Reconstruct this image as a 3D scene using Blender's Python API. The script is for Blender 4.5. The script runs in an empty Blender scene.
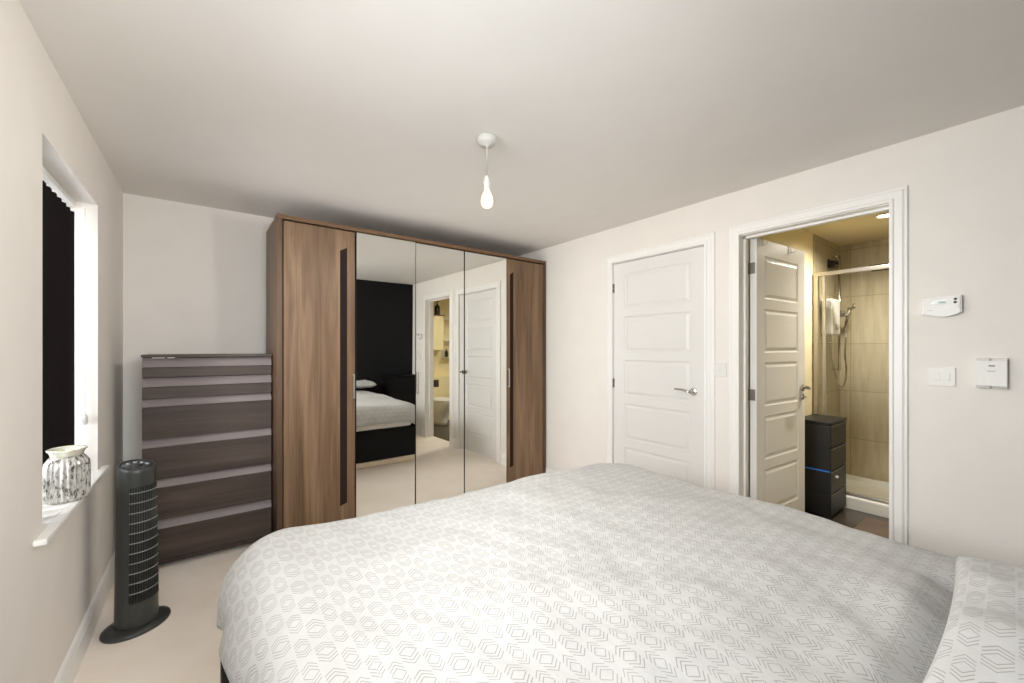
import bpy, bmesh, math, random
from mathutils import Vector, Matrix, noise
random.seed(7)
S = bpy.context.scene
C = S.collection

# ------------------------------------------------------------------ camera
cam_d = bpy.data.cameras.new('camera'); cam = bpy.data.objects.new('camera', cam_d); C.objects.link(cam)
cam.location = (0, 0, 1.3)
cam.rotation_euler = (math.radians(90), 0, -math.atan2(304, 405))
cam_d.sensor_width = 36; cam_d.lens = 405 / 1024 * 36
cam_d.shift_y = (349 - 341.5) / 1024
cam_d.clip_start = 0.01
S.camera = cam

# ------------------------------------------------------------------ light and exposure
S.view_settings.view_transform = 'Standard'; S.view_settings.look = 'None'
S.view_settings.gamma = 1.0; S.view_settings.use_curve_mapping = False
S.view_settings.exposure = 0.08
S.cycles.use_denoising = True
S.cycles.max_bounces = 12; S.cycles.diffuse_bounces = 8; S.cycles.glossy_bounces = 6
S.cycles.sample_clamp_indirect = 6
W = bpy.data.worlds.new('world'); S.world = W; W.use_nodes = True
W.node_tree.nodes['Background'].inputs[0].default_value = (0.75, 0.86, 1.0, 1)
W.node_tree.nodes['Background'].inputs[1].default_value = 3.0

def light(name, kind, loc, energy, col, rot=(0, 0, 0), **kw):
    d = bpy.data.lights.new(name, kind); d.energy = energy; d.color = col
    for k, v in kw.items(): setattr(d, k, v)
    o = bpy.data.objects.new(name, d); o.location = loc; o.rotation_euler = rot; C.objects.link(o)
    return o
# added fill lamp outside an assumed, unseen second window in the left wall
light('window_daylight', 'AREA', (-2.3, 0.80, 2.25), 480, (1.0, 0.99, 0.972), (0, -math.radians(90), 0),
      shape='RECTANGLE', size=2.2, size_y=3.0)
# added fill lamp for the far wall, outside an invented window behind the camera
light('rear_window_daylight', 'AREA', (0.17, -1.5, 2.1), 190, (1.0, 0.99, 0.972), (math.radians(90), 0, 0),
      shape='RECTANGLE', size=2.2, size_y=1.7)
# daylight behind the closed vertical blind of the first window
light('blind_daylight', 'AREA', (-0.74, 2.41, 1.36), 30, (0.97, 0.98, 1.0), (0, -math.radians(90), 0), shape='RECTANGLE', size=1.28, size_y=0.82)

# ------------------------------------------------------------------ materials
def lin(c):
    return tuple(((v/255/12.92) if v/255 <= 0.04045 else ((v/255+0.055)/1.055)**2.4) for v in c) + (1,)
class NT:
    def __init__(s, name):
        s.m = bpy.data.materials.new(name); s.m.use_nodes = True
        s.t = s.m.node_tree; s.n = s.t.nodes; s.b = s.n['Principled BSDF']
    def node(s, typ, **kw):
        n = s.n.new(typ)
        for k, v in kw.items(): setattr(n, k, v)
        return n
    def link(s, a, b): s.t.links.new(a, b)
    def val(s, sock, v):
        if hasattr(v, 'is_output') or isinstance(v, bpy.types.NodeSocket): s.link(v, sock)
        else: sock.default_value = v
    def math(s, op, a, b=0.0, c=0.0):
        n = s.node('ShaderNodeMath', operation=op)
        s.val(n.inputs[0], a); s.val(n.inputs[1], b); s.val(n.inputs[2], c)
        return n.outputs[0]
    def ramp(s, fac, stops):
        n = s.node('ShaderNodeValToRGB'); e = n.color_ramp.elements
        while len(e) < len(stops): e.new(0.5)
        for el, (p, c) in zip(e, stops): el.position = p; el.color = c
        s.link(fac, n.inputs[0]); return n.outputs[0]
    def coords(s, scale=(1, 1, 1), out='Object'):
        tc = s.node('ShaderNodeTexCoord'); mp = s.node('ShaderNodeMapping')
        mp.inputs['Scale'].default_value = scale; s.link(tc.outputs[out], mp.inputs[0]); return mp.outputs[0]
    def noise(s, vec, scale, detail=3, rough=0.5, dist=0):
        n = s.node('ShaderNodeTexNoise'); s.link(vec, n.inputs['Vector'])
        n.inputs['Scale'].default_value = scale; n.inputs['Detail'].default_value = detail
        n.inputs['Roughness'].default_value = rough; n.inputs['Distortion'].default_value = dist
        return n.outputs['Fac']
    def bump(s, h, strength, dist=0.01):
        n = s.node('ShaderNodeBump'); n.inputs['Strength'].default_value = strength; n.inputs['Distance'].default_value = dist
        s.link(h, n.inputs['Height']); s.link(n.outputs[0], s.b.inputs['Normal'])
def mat(name, col, rough=0.5, metal=0.0, spec=0.5, emit=None, estr=0, var=0.0, bump=0.0, bscale=200):
    t = NT(name); b = t.b
    b.inputs['Base Color'].default_value = lin(col); b.inputs['Roughness'].default_value = rough
    b.inputs['Metallic'].default_value = metal; b.inputs['Specular IOR Level'].default_value = spec
    if emit: b.inputs['Emission Color'].default_value = lin(emit); b.inputs['Emission Strength'].default_value = estr
    v = t.coords()
    if var:
        f = t.noise(v, 6, 4)
        c = lin(col); lo = tuple(max(0, x*(1-var)) for x in c[:3]) + (1,); hi = tuple(min(1, x*(1+var)) for x in c[:3]) + (1,)
        t.link(t.ramp(f, [(0.3, lo), (0.7, hi)]), b.inputs['Base Color'])
    if bump: t.bump(t.noise(v, bscale, 3), bump, 0.002)
    return t.m
def wood(name, dark, mid, light_, axis, rough=0.45, scale=9, spec=0.35):
    t = NT(name); sc = [scale]*3; sc[axis] = scale*0.06
    v = t.coords(tuple(sc)); f1 = t.noise(v, 1.6, 6, 0.62, 0.6)
    sc2 = [60]*3; sc2[axis] = 1.2
    f2 = t.noise(t.coords(tuple(sc2)), 2.2, 2, 0.5)
    f = t.math('ADD', t.math('MULTIPLY', f1, 0.75), t.math('MULTIPLY', f2, 0.25))
    t.link(t.ramp(f, [(0.30, lin(dark)), (0.5, lin(mid)), (0.68, lin(light_))]), t.b.inputs['Base Color'])
    t.b.inputs['Roughness'].default_value = rough; t.b.inputs['Specular IOR Level'].default_value = spec
    t.bump(f2, 0.06, 0.002)
    return t.m
def fabric_print(name, along_u=False):
    """white cotton printed with columns of diamonds and open chevrons, in metres of cloth"""
    t = NT(name)
    tc = t.node('ShaderNodeTexCoord'); sp = t.node('ShaderNodeSeparateXYZ'); t.link(tc.outputs['UV'], sp.inputs[0])
    u, v = (sp.outputs[1], sp.outputs[0]) if along_u else (sp.outputs[0], sp.outputs[1])
    Wp, P = 0.072, 0.092
    xf = t.math('MULTIPLY', t.math('FRACT', t.math('DIVIDE', u, Wp)), Wp)
    col = t.math('GREATER_THAN', xf, 0.040)
    cen = t.math('ADD', 0.020, t.math('MULTIPLY', col, 0.036))
    dx = t.math('ABSOLUTE', t.math('SUBTRACT', xf, cen))
    hw = t.math('SUBTRACT', 0.0182, t.math('MULTIPLY', col, 0.0042))
    k = t.math('ADD', 0.78, t.math('MULTIPLY', col, 0.22))
    yf = t.math('FRACT', t.math('ADD', t.math('DIVIDE', v, P), t.math('MULTIPLY', col, 0.5)))
    yf = t.math('MULTIPLY', t.math('ABSOLUTE', t.math('SUBTRACT', yf, 0.5)), P)
    val = t.math('ADD', yf, t.math('MULTIPLY', k, dx))
    l = None
    for vi in (0.0150, 0.0250, 0.0345):
        c = t.math('COMPARE', val, vi, 0.0015)
        l = c if l is None else t.math('MAXIMUM', l, c)
    l = t.math('MULTIPLY', l, t.math('LESS_THAN', dx, hw))
    fade = t.noise(t.coords((1, 1, 1), 'UV'), 14, 2)
    l = t.math('MULTIPLY', l, t.math('MULTIPLY_ADD', fade, 0.6, 0.45))
    mx = t.node('ShaderNodeMix', data_type='RGBA'); t.link(l, mx.inputs[0])
    mx.inputs[6].default_value = lin((195, 195, 193)); mx.inputs[7].default_value = lin((146, 144, 141))
    t.link(mx.outputs[2], t.b.inputs['Base Color'])
    t.b.inputs['Roughness'].default_value = 0.9; t.b.inputs['Specular IOR Level'].default_value = 0.1
    t.b.inputs['Sheen Weight'].default_value = 0.1
    t.bump(t.noise(t.coords((1, 1, 1), 'UV'), 9, 5, 0.6), 0.30, 0.02)
    return t.m
def glassy(name, tint=(255, 255, 255), refl=0.12, rough=0.02):
    t = NT(name); tr = t.node('ShaderNodeBsdfTransparent'); tr.inputs[0].default_value = lin(tint)
    gl = t.node('ShaderNodeBsdfGlossy'); gl.inputs['Roughness'].default_value = rough
    fr = t.node('ShaderNodeFresnel'); fr.inputs[0].default_value = 1.45
    mx = t.node('ShaderNodeMixShader'); t.link(t.math('MULTIPLY', fr.outputs[0], refl), mx.inputs[0])
    t.link(tr.outputs[0], mx.inputs[1]); t.link(gl.outputs[0], mx.inputs[2])
    t.link(mx.outputs[0], t.n['Material Output'].inputs[0]); return t.m
def tiles(name, ax, col, w, h, streak=True):
    t = NT(name); tc = t.node('ShaderNodeTexCoord'); sp = t.node('ShaderNodeSeparateXYZ'); t.link(tc.outputs['Object'], sp.inputs[0])
    cb = t.node('ShaderNodeCombineXYZ'); t.link(sp.outputs[ax[0]], cb.inputs[0]); t.link(sp.outputs[ax[1]], cb.inputs[1])
    br = t.node('ShaderNodeTexBrick'); t.link(cb.outputs[0], br.inputs['Vector'])
    c = lin(col)
    br.inputs['Color1'].default_value = c; br.inputs['Color2'].default_value = tuple(x*0.86 for x in c[:3]) + (1,)
    br.inputs['Mortar'].default_value = tuple(x*0.62 for x in c[:3]) + (1,)
    br.inputs['Scale'].default_value = 1; br.inputs['Mortar Size'].default_value = 0.003
    br.inputs['Brick Width'].default_value = w; br.inputs['Row Height'].default_value = h; br.offset = 0.0
    f = t.noise(t.coords((14, 14, 1.6) if streak else (5, 5, 5)), 1.5, 5, 0.6, 0.4)
    mx = t.node('ShaderNodeMix', data_type='RGBA', blend_type='MULTIPLY'); mx.inputs[0].default_value = 1
    t.link(br.outputs['Color'], mx.inputs[6]); t.link(t.ramp(f, [(0.3, (0.80, 0.785, 0.75, 1)), (0.7, (1, 1, 1, 1))]), mx.inputs[7])
    t.link(mx.outputs[2], t.b.inputs['Base Color']); t.b.inputs['Roughness'].default_value = 0.25
    return t.m

M = {}
M['wall'] = mat('wall_paint', (234, 230, 224), 0.9, spec=0.15, var=0.015)
M['ceiling'] = mat('ceiling_paint', (233, 230, 226), 0.95, spec=0.1, var=0.01)
M['black_wall'] = mat('black_wall_paint', (24, 24, 26), 0.8, spec=0.2)
M['gloss_white'] = mat('white_gloss_paint', (226, 225, 222), 0.35)
M['trim_white'] = mat('white_trim_paint', (240, 239, 236), 0.4)
M['sill_white'] = mat('white_sill', (244, 243, 240), 0.4)
t = NT('carpet'); v = t.coords(); f = t.noise(v, 260, 4, 0.7)
g = t.math('ADD', t.math('MULTIPLY', f, 0.6), t.math('MULTIPLY', t.noise(v, 5, 4), 0.4))
t.link(t.ramp(g, [(0.3, lin((236, 224, 210))), (0.7, lin((250, 242, 233)))]), t.b.inputs['Base Color'])
t.b.inputs['Roughness'].default_value = 1; t.b.inputs['Specular IOR Level'].default_value = 0.05; t.bump(f, 0.2, 0.004)
M['carpet'] = t.m
M['walnut'] = wood('walnut_veneer', (82, 62, 45), (118, 93, 70), (144, 117, 91), 2)
M['walnut_edge'] = wood('walnut_edge', (66, 48, 35), (86, 65, 48), (104, 80, 60), 2)
M['walnut_top'] = wood('walnut_top', (78, 56, 39), (104, 78, 55), (124, 96, 70), 0)
M['groove'] = mat('dark_groove', (36, 23, 19), 0.7, spec=0.2)
M['gap'] = mat('dark_inside', (18, 14, 12), 0.9)
M['mirror'] = mat('mirror_glass', (236, 236, 232), 0.0, 1.0)
M['hinge'] = mat('dull_steel_hinge', (128, 124, 118), 0.4, 0.9)
M['chrome'] = mat('polished_chrome', (205, 203, 200), 0.16, 1.0)
M['satin'] = mat('satin_nickel', (190, 184, 176), 0.32, 1.0)
M['wenge'] = wood('dark_wenge', (56, 46, 42), (74, 63, 57), (90, 78, 71), 0, 0.5, 7)
M['wenge_pull'] = wood('greyed_wenge', (124, 115, 114), (141, 132, 131), (154, 145, 143), 0, 0.35, 7)
M['wenge_case'] = wood('wenge_case', (44, 36, 33), (58, 48, 44), (70, 59, 54), 0, 0.5, 7)
M['fan'] = mat('charcoal_plastic', (52, 54, 52), 0.38)
M['fan_dark'] = mat('dark_grille', (16, 17, 17), 0.6)
M['fan_rib'] = mat('grey_grille_rib', (124, 126, 121), 0.4)
M['fan_panel'] = mat('control_panel', (58, 60, 62), 0.3)
M['button'] = mat('grey_button', (150, 153, 155), 0.4)
M['blind'] = mat('black_blind_fabric', (27, 22, 22), 0.85, spec=0.15, bump=0.2, bscale=500)
M['plastic'] = mat('white_plastic', (229, 228, 224), 0.4)
M['rose_plastic'] = mat('ceiling_rose_plastic', (206, 204, 199), 0.5)
M['plastic_shade'] = mat('grey_plastic', (196, 195, 190), 0.5)
M['dark_mark'] = mat('dark_print', (70, 66, 62), 0.6)
M['lcd'] = mat('lcd_screen', (186, 198, 190), 0.25)
M['lcd_ink'] = mat('lcd_ink', (140, 152, 146), 0.4)
M['upholstery'] = mat('black_upholstery', (18, 18, 19), 0.75, spec=0.25, bump=0.2, bscale=300)
M['cream_rail'] = mat('cream_rail', (226, 212, 190), 0.6)
M['mattress'] = mat('mattress_ticking', (232, 230, 226), 0.9)
M['duvet'] = fabric_print('printed_cotton')
M['pillow'] = fabric_print('printed_cotton_pillow', True)
M['paper'] = mat('white_paper', (236, 233, 228), 0.8)
M['glass'] = glassy('window_glass', refl=1.0)
M['screen'] = glassy('shower_glass', (252, 252, 250), 0.5)
M['bulb'] = mat('lit_bulb', (60, 56, 44), 0.3, emit=(255, 240, 186), estr=1.9)
M['downlight_lens'] = mat('lit_downlight', (255, 246, 220), 0.3, emit=(255, 244, 214), estr=9)
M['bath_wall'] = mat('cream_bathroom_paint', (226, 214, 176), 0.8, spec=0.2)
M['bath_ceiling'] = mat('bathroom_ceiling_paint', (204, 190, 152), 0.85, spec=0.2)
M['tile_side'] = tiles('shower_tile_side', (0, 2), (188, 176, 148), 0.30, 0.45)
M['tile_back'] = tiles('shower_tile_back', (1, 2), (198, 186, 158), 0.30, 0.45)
M['slate'] = tiles('slate_vinyl', (0, 1), (74, 66, 58), 0.45, 0.30, False)
M['ceramic'] = mat('white_ceramic', (238, 236, 230), 0.12)
M['mat'] = mat('brown_bath_mat', (112, 98, 88), 1.0, spec=0.05, var=0.12, bump=0.8, bscale=120)
M['tower'] = mat('black_drawer_plastic', (13, 12, 12), 0.45)
M['tower_face'] = mat('black_drawer_front', (18, 17, 17), 0.45)
M['tower_rim'] = mat('grey_drawer_rim', (96, 96, 94), 0.4)
M['blue'] = mat('blue_edge', (40, 118, 236), 0.5)
M['cabinet'] = mat('cream_cabinet', (232, 222, 178), 0.45)
M['rose_brown'] = mat('brown_ornament', (96, 66, 48), 0.4)
M['bottle_dark'] = mat('dark_bottle', (34, 30, 26), 0.2)
M['black_wood'] = mat('black_bedside', (15, 14, 14), 0.6, spec=0.2)
# mercury glass of the jar: silver flaking to clear between the ribs
t = NT('mercury_glass'); f = t.noise(t.coords((1, 1, 0.4)), 105, 5, 0.75)
t.link(t.ramp(f, [(0.41, lin((74, 70, 64))), (0.49, lin((182, 180, 173))), (0.75, lin((220, 218, 212)))]), t.b.inputs['Base Color'])
t.b.inputs['Metallic'].default_value = 0.2; t.b.inputs['Roughness'].default_value = 0.22
M['mercury'] = t.m
M['jar_rim'] = mat('pale_glass_rim', (214, 214, 196), 0.12, 0.25)

# ------------------------------------------------------------------ mesh helpers
class MB:
    def __init__(s): s.bm = bmesh.new(); s.uv = None
    def box(s, x0, x1, y0, y1, z0, z1, bev=0.0, seg=2, rot=None, pivot=None):
        g = bmesh.ops.create_cube(s.bm, size=1.0)['verts']
        for v in g:
            v.co = Vector((x0 + (v.co.x+.5)*(x1-x0), y0 + (v.co.y+.5)*(y1-y0), z0 + (v.co.z+.5)*(z1-z0)))
        vs = set(g)
        if bev > 0:
            bev = min(bev, abs(x1-x0)*.45, abs(y1-y0)*.45, abs(z1-z0)*.45)
            es = list({e for v in g for e in v.link_edges})
            r = bmesh.ops.bevel(s.bm, geom=es, offset=bev, segments=seg, affect='EDGES', profile=0.6)
            vs = set(r['verts']) | {v for v in vs if v.is_valid}
        if rot is not None:
            p = Vector(pivot) if pivot else Vector(((x0+x1)/2, (y0+y1)/2, (z0+z1)/2))
            for v in vs: v.co = rot @ (v.co - p) + p
        return s
    def lathe(s, prof, c=(0, 0, 0), n=32, a0=0, a1=2*math.pi, rx=1, ry=1, rot=0, mod=None, axis='Z'):
        full = abs(a1-a0-2*math.pi) < 1e-6; rings = []
        for r, z in prof:
            ring = []
            for i in range(n if full else n+1):
                a = a0 + (a1-a0)*i/n; rr = r*(mod(a, z) if mod else 1)
                p = Vector((rr*math.cos(a)*rx, rr*math.sin(a)*ry, z))
                p = Matrix.Rotation(rot, 3, 'Z') @ p
                if axis == 'X': p = Vector((p.z, p.x, p.y))
                elif axis == 'Y': p = Vector((p.x, p.z, p.y))
                ring.append(s.bm.verts.new(p + Vector(c)))
            rings.append(ring)
        for a, b in zip(rings, rings[1:]):
            m = len(a)
            for i in range(m if full else m-1):
                f = s.bm.faces.new((a[i], a[(i+1) % m], b[(i+1) % m], b[i])); f.smooth = True
        if full:
            for ring, r in ((rings[0], prof[0][0]), (rings[-1], prof[-1][0])):
                if r > 1e-5: s.bm.faces.new(ring if ring is rings[-1] else ring[::-1])
        return s
    def tube(s, pts, r, n=8, cap=True):
        pts = [Vector(p) for p in pts]; rings = []
        up = Vector((0, 0, 1))
        for i, p in enumerate(pts):
            d = (pts[min(i+1, len(pts)-1)] - pts[max(i-1, 0)]).normalized()
            a = d.cross(up)
            if a.length < 1e-3: a = d.cross(Vector((1, 0, 0)))
            a.normalize(); b = d.cross(a); rr = r[i] if isinstance(r, (list, tuple)) else r
            rings.append([s.bm.verts.new(p + rr*(math.cos(2*math.pi*k/n)*a + math.sin(2*math.pi*k/n)*b)) for k in range(n)])
        for a, b in zip(rings, rings[1:]):
            for k in range(n):
                f = s.bm.faces.new((a[k], a[(k+1) % n], b[(k+1) % n], b[k])); f.smooth = True
        if cap: s.bm.faces.new(rings[0][::-1]); s.bm.faces.new(rings[-1])
        return s
    def prism(s, poly, axis, a0, a1, smooth=False):
        """poly in the two other axes (cyclic order kept), extruded along axis"""
        def P(p, a):
            if axis == 0: return (a, p[0], p[1])
            if axis == 1: return (p[0], a, p[1])
            return (p[0], p[1], a)
        A = [s.bm.verts.new(P(p, a0)) for p in poly]; B = [s.bm.verts.new(P(p, a1)) for p in poly]
        n = len(poly)
        for i in range(n):
            f = s.bm.faces.new((A[i], A[(i+1) % n], B[(i+1) % n], B[i])); f.smooth = smooth
        s.bm.faces.new(A[::-1]); s.bm.faces.new(B); return s
    def loft(s, rings, cap=True, smooth=True):
        R = [[s.bm.verts.new(p) for p in r] for r in rings]; n = len(R[0])
        for a, b in zip(R, R[1:]):
            for i in range(n):
                f = s.bm.faces.new((a[i], a[(i+1) % n], b[(i+1) % n], b[i])); f.smooth = smooth
        if cap: s.bm.faces.new(R[0][::-1]); s.bm.faces.new(R[-1])
        return s
    def build(s, name, m, parent=None):
        bmesh.ops.recalc_face_normals(s.bm, faces=s.bm.faces[:])
        off = Vector((0, 0, 0)); p = parent
        while p is not None: off += p.location; p = p.parent
        if parent is None:
            vs = [v.co for v in s.bm.verts]
            lo = Vector(min(v[i] for v in vs) for i in range(3)); hi = Vector(max(v[i] for v in vs) for i in range(3))
            off = Vector(((lo.x+hi.x)/2, (lo.y+hi.y)/2, lo.z))
        for v in s.bm.verts: v.co -= off
        me = bpy.data.meshes.new(name); s.bm.to_mesh(me); s.bm.free()
        me.materials.append(M[m] if isinstance(m, str) else m)
        o = bpy.data.objects.new(name, me); C.objects.link(o)
        if parent is not None: o.parent = parent
        else: o.location = off
        return o
def tag(o, label, cat, group=None):
    o['label'] = label; o['category'] = cat
    if group: o['group'] = group
    return o
def thing(name, label, cat, loc, group=None):
    o = bpy.data.objects.new(name, None); o.empty_display_size = 0.1; C.objects.link(o); o.location = loc
    return tag(o, label, cat, group)
def struct(o, label, cat):
    o['kind'] = 'structure'; o['label'] = label; o['category'] = cat; return o
def sroot(name, label, cat, loc):
    o = bpy.data.objects.new(name, None); o.empty_display_size = 0.1; C.objects.link(o); o.location = loc
    return struct(o, label, cat)

# ------------------------------------------------------------------ room dimensions
XL, XR, YB, YF, H = -0.435, 2.68, 3.57, -0.32, 2.30
WT = 0.26                                  # outside wall
BX0, BX1, BY0, BY1 = 2.80, 4.92, -0.74, 1.25   # bathroom
W1 = (1.99, 2.824, 0.705, 2.01)            # window behind the blind
W2 = (0.26, 1.34, 1.08, 2.06)             # assumed opening out of view, added to let side fill light in
D1 = (1.388, 2.188, 2.015)                 # closed door opening (y0, y1, top)
D2 = (0.465, 1.19, 2.025)                  # bathroom opening

def wall_with_holes(mb, axis, a0, a1, lo, hi, z0, z1, holes):
    """axis 'x': wall thickness a0..a1 in X, running lo..hi in Y"""
    ys = sorted({lo, hi} | {h[0] for h in holes} | {h[1] for h in holes})
    for y0, y1 in zip(ys, ys[1:]):
        hh = [h for h in holes if h[0] <= y0 and h[1] >= y1]
        spans = [(z0, z1)] if not hh else [(z0, hh[0][2]), (hh[0][3], z1)]
        for s0, s1 in spans:
            if s1 - s0 < 1e-4: continue
            if axis == 'x': mb.box(a0, a1, y0, y1, s0, s1)
            else: mb.box(y0, y1, a0, a1, s0, s1)
    bmesh.ops.remove_doubles(mb.bm, verts=mb.bm.verts[:], dist=1e-5)
    return mb
struct(MB().box(XL-WT, BX0, YF-0.1, YB+0.1, -0.1, 0).build('floor', 'carpet'), 'beige carpet of the bedroom floor', 'floor')
struct(MB().box(XL-WT, XR+0.12, YF-0.1, YB+0.1, H, H+0.1).build('ceiling', 'ceiling'), 'off-white bedroom ceiling', 'ceiling')
struct(wall_with_holes(MB(), 'x', XL-WT, XL, YF, YB+0.1, 0, H, [(*w[:2], w[2]-0.02, w[3]) for w in (W1, W2)]).build('wall_left', 'wall'), 'off-white wall with the window on the left', 'wall')
struct(MB().box(XL, XR, YB, YB+0.1, 0, H).build('wall_back', 'wall'), 'off-white wall behind the drawers and the wardrobe', 'wall')
struct(wall_with_holes(MB(), 'x', XR, BX0, BY0-.1, YB+0.1, 0, H, [(D1[0], D1[1], 0, D1[2]), (D2[0], D2[1], 0, D2[2])]).build('wall_right', 'wall'), 'off-white wall with two doorways on the right', 'wall')
W3 = (-0.36, 0.70, 1.15, 2.12)             # invented opening behind the camera, added to let rear fill light in
struct(wall_with_holes(MB(), 'y', YF-0.1, YF, XL-WT, XR, 0, H, [W3]).build('wall_front', 'black_wall'), 'black painted wall at the head of the bed, seen in the mirror', 'wall')

def baseboard(name, label, poly_axis, fixed, sgn, lo, hi):
    # moulded profile: (out from the wall, height)
    pr = [(0, 0), (0.016, 0), (0.016, 0.095), (0.012, 0.105), (0.012, 0.112), (0.006, 0.122), (0, 0.125)]
    mb = MB()
    if poly_axis == 'y': mb.prism([(fixed + sgn*a, b) for a, b in pr], 1, lo, hi)
    else: mb.prism([(fixed + sgn*a, b) for a, b in pr], 0, lo, hi)
    return struct(mb.build(name, 'trim_white'), label, 'baseboard')
baseboard('baseboard_left', 'white skirting board under the window', 'y', XL, 1, YF, YB)
baseboard('baseboard_back', 'white skirting board behind the drawers', 'x', YB, -1, XL+0.016, XR-0.016)
baseboard('baseboard_right', 'white skirting board between the two doors', 'y', XR, -1, 1.255, 1.345)
baseboard('baseboard_corner', 'white skirting board beside the wardrobe', 'y', XR, -1, 2.27, YB)
baseboard('baseboard_bedside', 'white skirting board beside the bed head', 'y', XR, -1, YF, 0.40)

# ------------------------------------------------------------------ windows
def window(n, w, label):
    y0, y1, z0, z1 = w; xf = XL-0.20
    r = sroot('window_%d' % n, label, 'window', (xf, (y0+y1)/2, z0))
    f = MB(); a = 0.06
    for b in ((y0, y0+a, z0, z1), (y1-a, y1, z0, z1), (y0, y1, z0, z0+a), (y0, y1, z1-a, z1), ((y0+y1)/2-.03, (y0+y1)/2+.03, z0, z1)):
        f.box(xf-0.06, xf, *b, 0.006)
    f.build('window_frame', 'plastic', r)
    MB().box(xf-0.035, xf-0.029, y0+a*.8, y1-a*.8, z0+a*.8, z1-a*.8).build('glass_pane', 'glass', r)
    s = MB(); s.box(xf, XL+0.002, y0, y1, z0-0.02, z0+0.0)
    s.box(XL, XL+0.032, y0-0.10, y1+0.085, z0-0.02, z0, 0.006)
    s.build('window_sill', 'sill_white', r)
    return r
window(1, W1, 'window with white sill behind the black vertical blind')
window(2, W2, 'bare window with white sill beside the photographer')

r = sroot('window_3', 'bare window in the black wall behind the photographer', 'window', (0.17, YF-0.1, W3[2]))
f = MB(); x0, x1, z0, z1 = W3; a = 0.05
for b in ((x0, x0+a, z0, z1), (x1-a, x1, z0, z1), (x0, x1, z0, z0+a), (x0, x1, z1-a, z1)): f.box(b[0], b[1], YF-0.1, YF-0.05, b[2], b[3], 0.005)
f.build('window_frame', 'plastic', r)
MB().box(x0+a*.8, x1-a*.8, YF-0.08, YF-0.074, z0+a*.8, z1-a*.8).build('glass_pane', 'glass', r)

# vertical blind
vb = thing('vertical_blind', 'black vertical blind hanging in the left window recess', 'blind', (-0.536, 2.41, 0.72))
MB().box(-0.553, -0.509, W1[0]+.003, W1[1]-.003, 1.982, 2.008, 0.004).build('headrail', 'plastic', vb)
ns = 11
for i in range(ns):
    y = W1[0] + 0.045 + (W1[1]-W1[0]-0.095)*i/(ns-1)
    s = MB(); a = math.radians(52)
    pts = []
    for k in range(7):
        q = (k/6-.5)*0.089
        pts.append((q, 0.004*(1-(2*k/6-1)**2)))
    poly = [(p, h) for p, h in pts] + [(p, h-0.0012) for p, h in reversed(pts)]
    ca, sa = math.cos(a), math.sin(a)
    poly = [(-0.536 + h*ca + p*sa*0.75, y + p*ca - h*sa) for p, h in poly]
    s.prism(poly, 2, 0.725, 1.955)
    s.box(-0.540, -0.532, y-0.004, y+0.004, 1.95, 1.985)
    s.build('slat', 'blind', vb)
w = MB(); w.tube([(-0.475, 2.80, 1.98), (-0.475, 2.803, 1.4), (-0.475, 2.803, 0.985)], 0.0012, 6); w.build('cord', 'plastic', vb)
w = MB(); w.lathe([(0.004, 0.985), (0.010, 0.975), (0.011, 0.945), (0.006, 0.935)], (-0.475, 2.803, 0), 12)
cw = w.build('cord_weight', 'plastic_shade', vb); cw['label'] = 'clear grey cord weight'

# mercury glass jar on the sill
jx, jy, jz = -0.445, 2.335, 0.706
jr = thing('jar', 'ribbed silver mercury glass jar on the window sill', 'jar', (jx, jy, jz))
ribs = lambda a, z: 1 + (0.05*math.cos(24*a) if 0.012 < z-jz < 0.158 else 0)
prof = [(0.050, 0), (0.060, 0.003), (0.0615, 0.015), (0.0625, 0.03), (0.0625, 0.08), (0.0625, 0.13), (0.060, 0.150), (0.053, 0.165), (0.046, 0.174)]
MB().lathe([(r, jz+z) for r, z in prof], (jx, jy, 0), 132, mod=ribs).build('jar_body', 'mercury', jr)
rim = MB().lathe([(0.045, jz+.172), (0.047, jz+.182), (0.050, jz+.190), (0.056, jz+.197), (0.057, jz+.201), (0.054, jz+.203), (0.047, jz+.196), (0.044, jz+.185), (0.043, jz+.172)], (jx, jy, 0), 48)
rim.build('jar_rim', 'jar_rim', jr)['label'] = 'pale clear glass rim'

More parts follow.
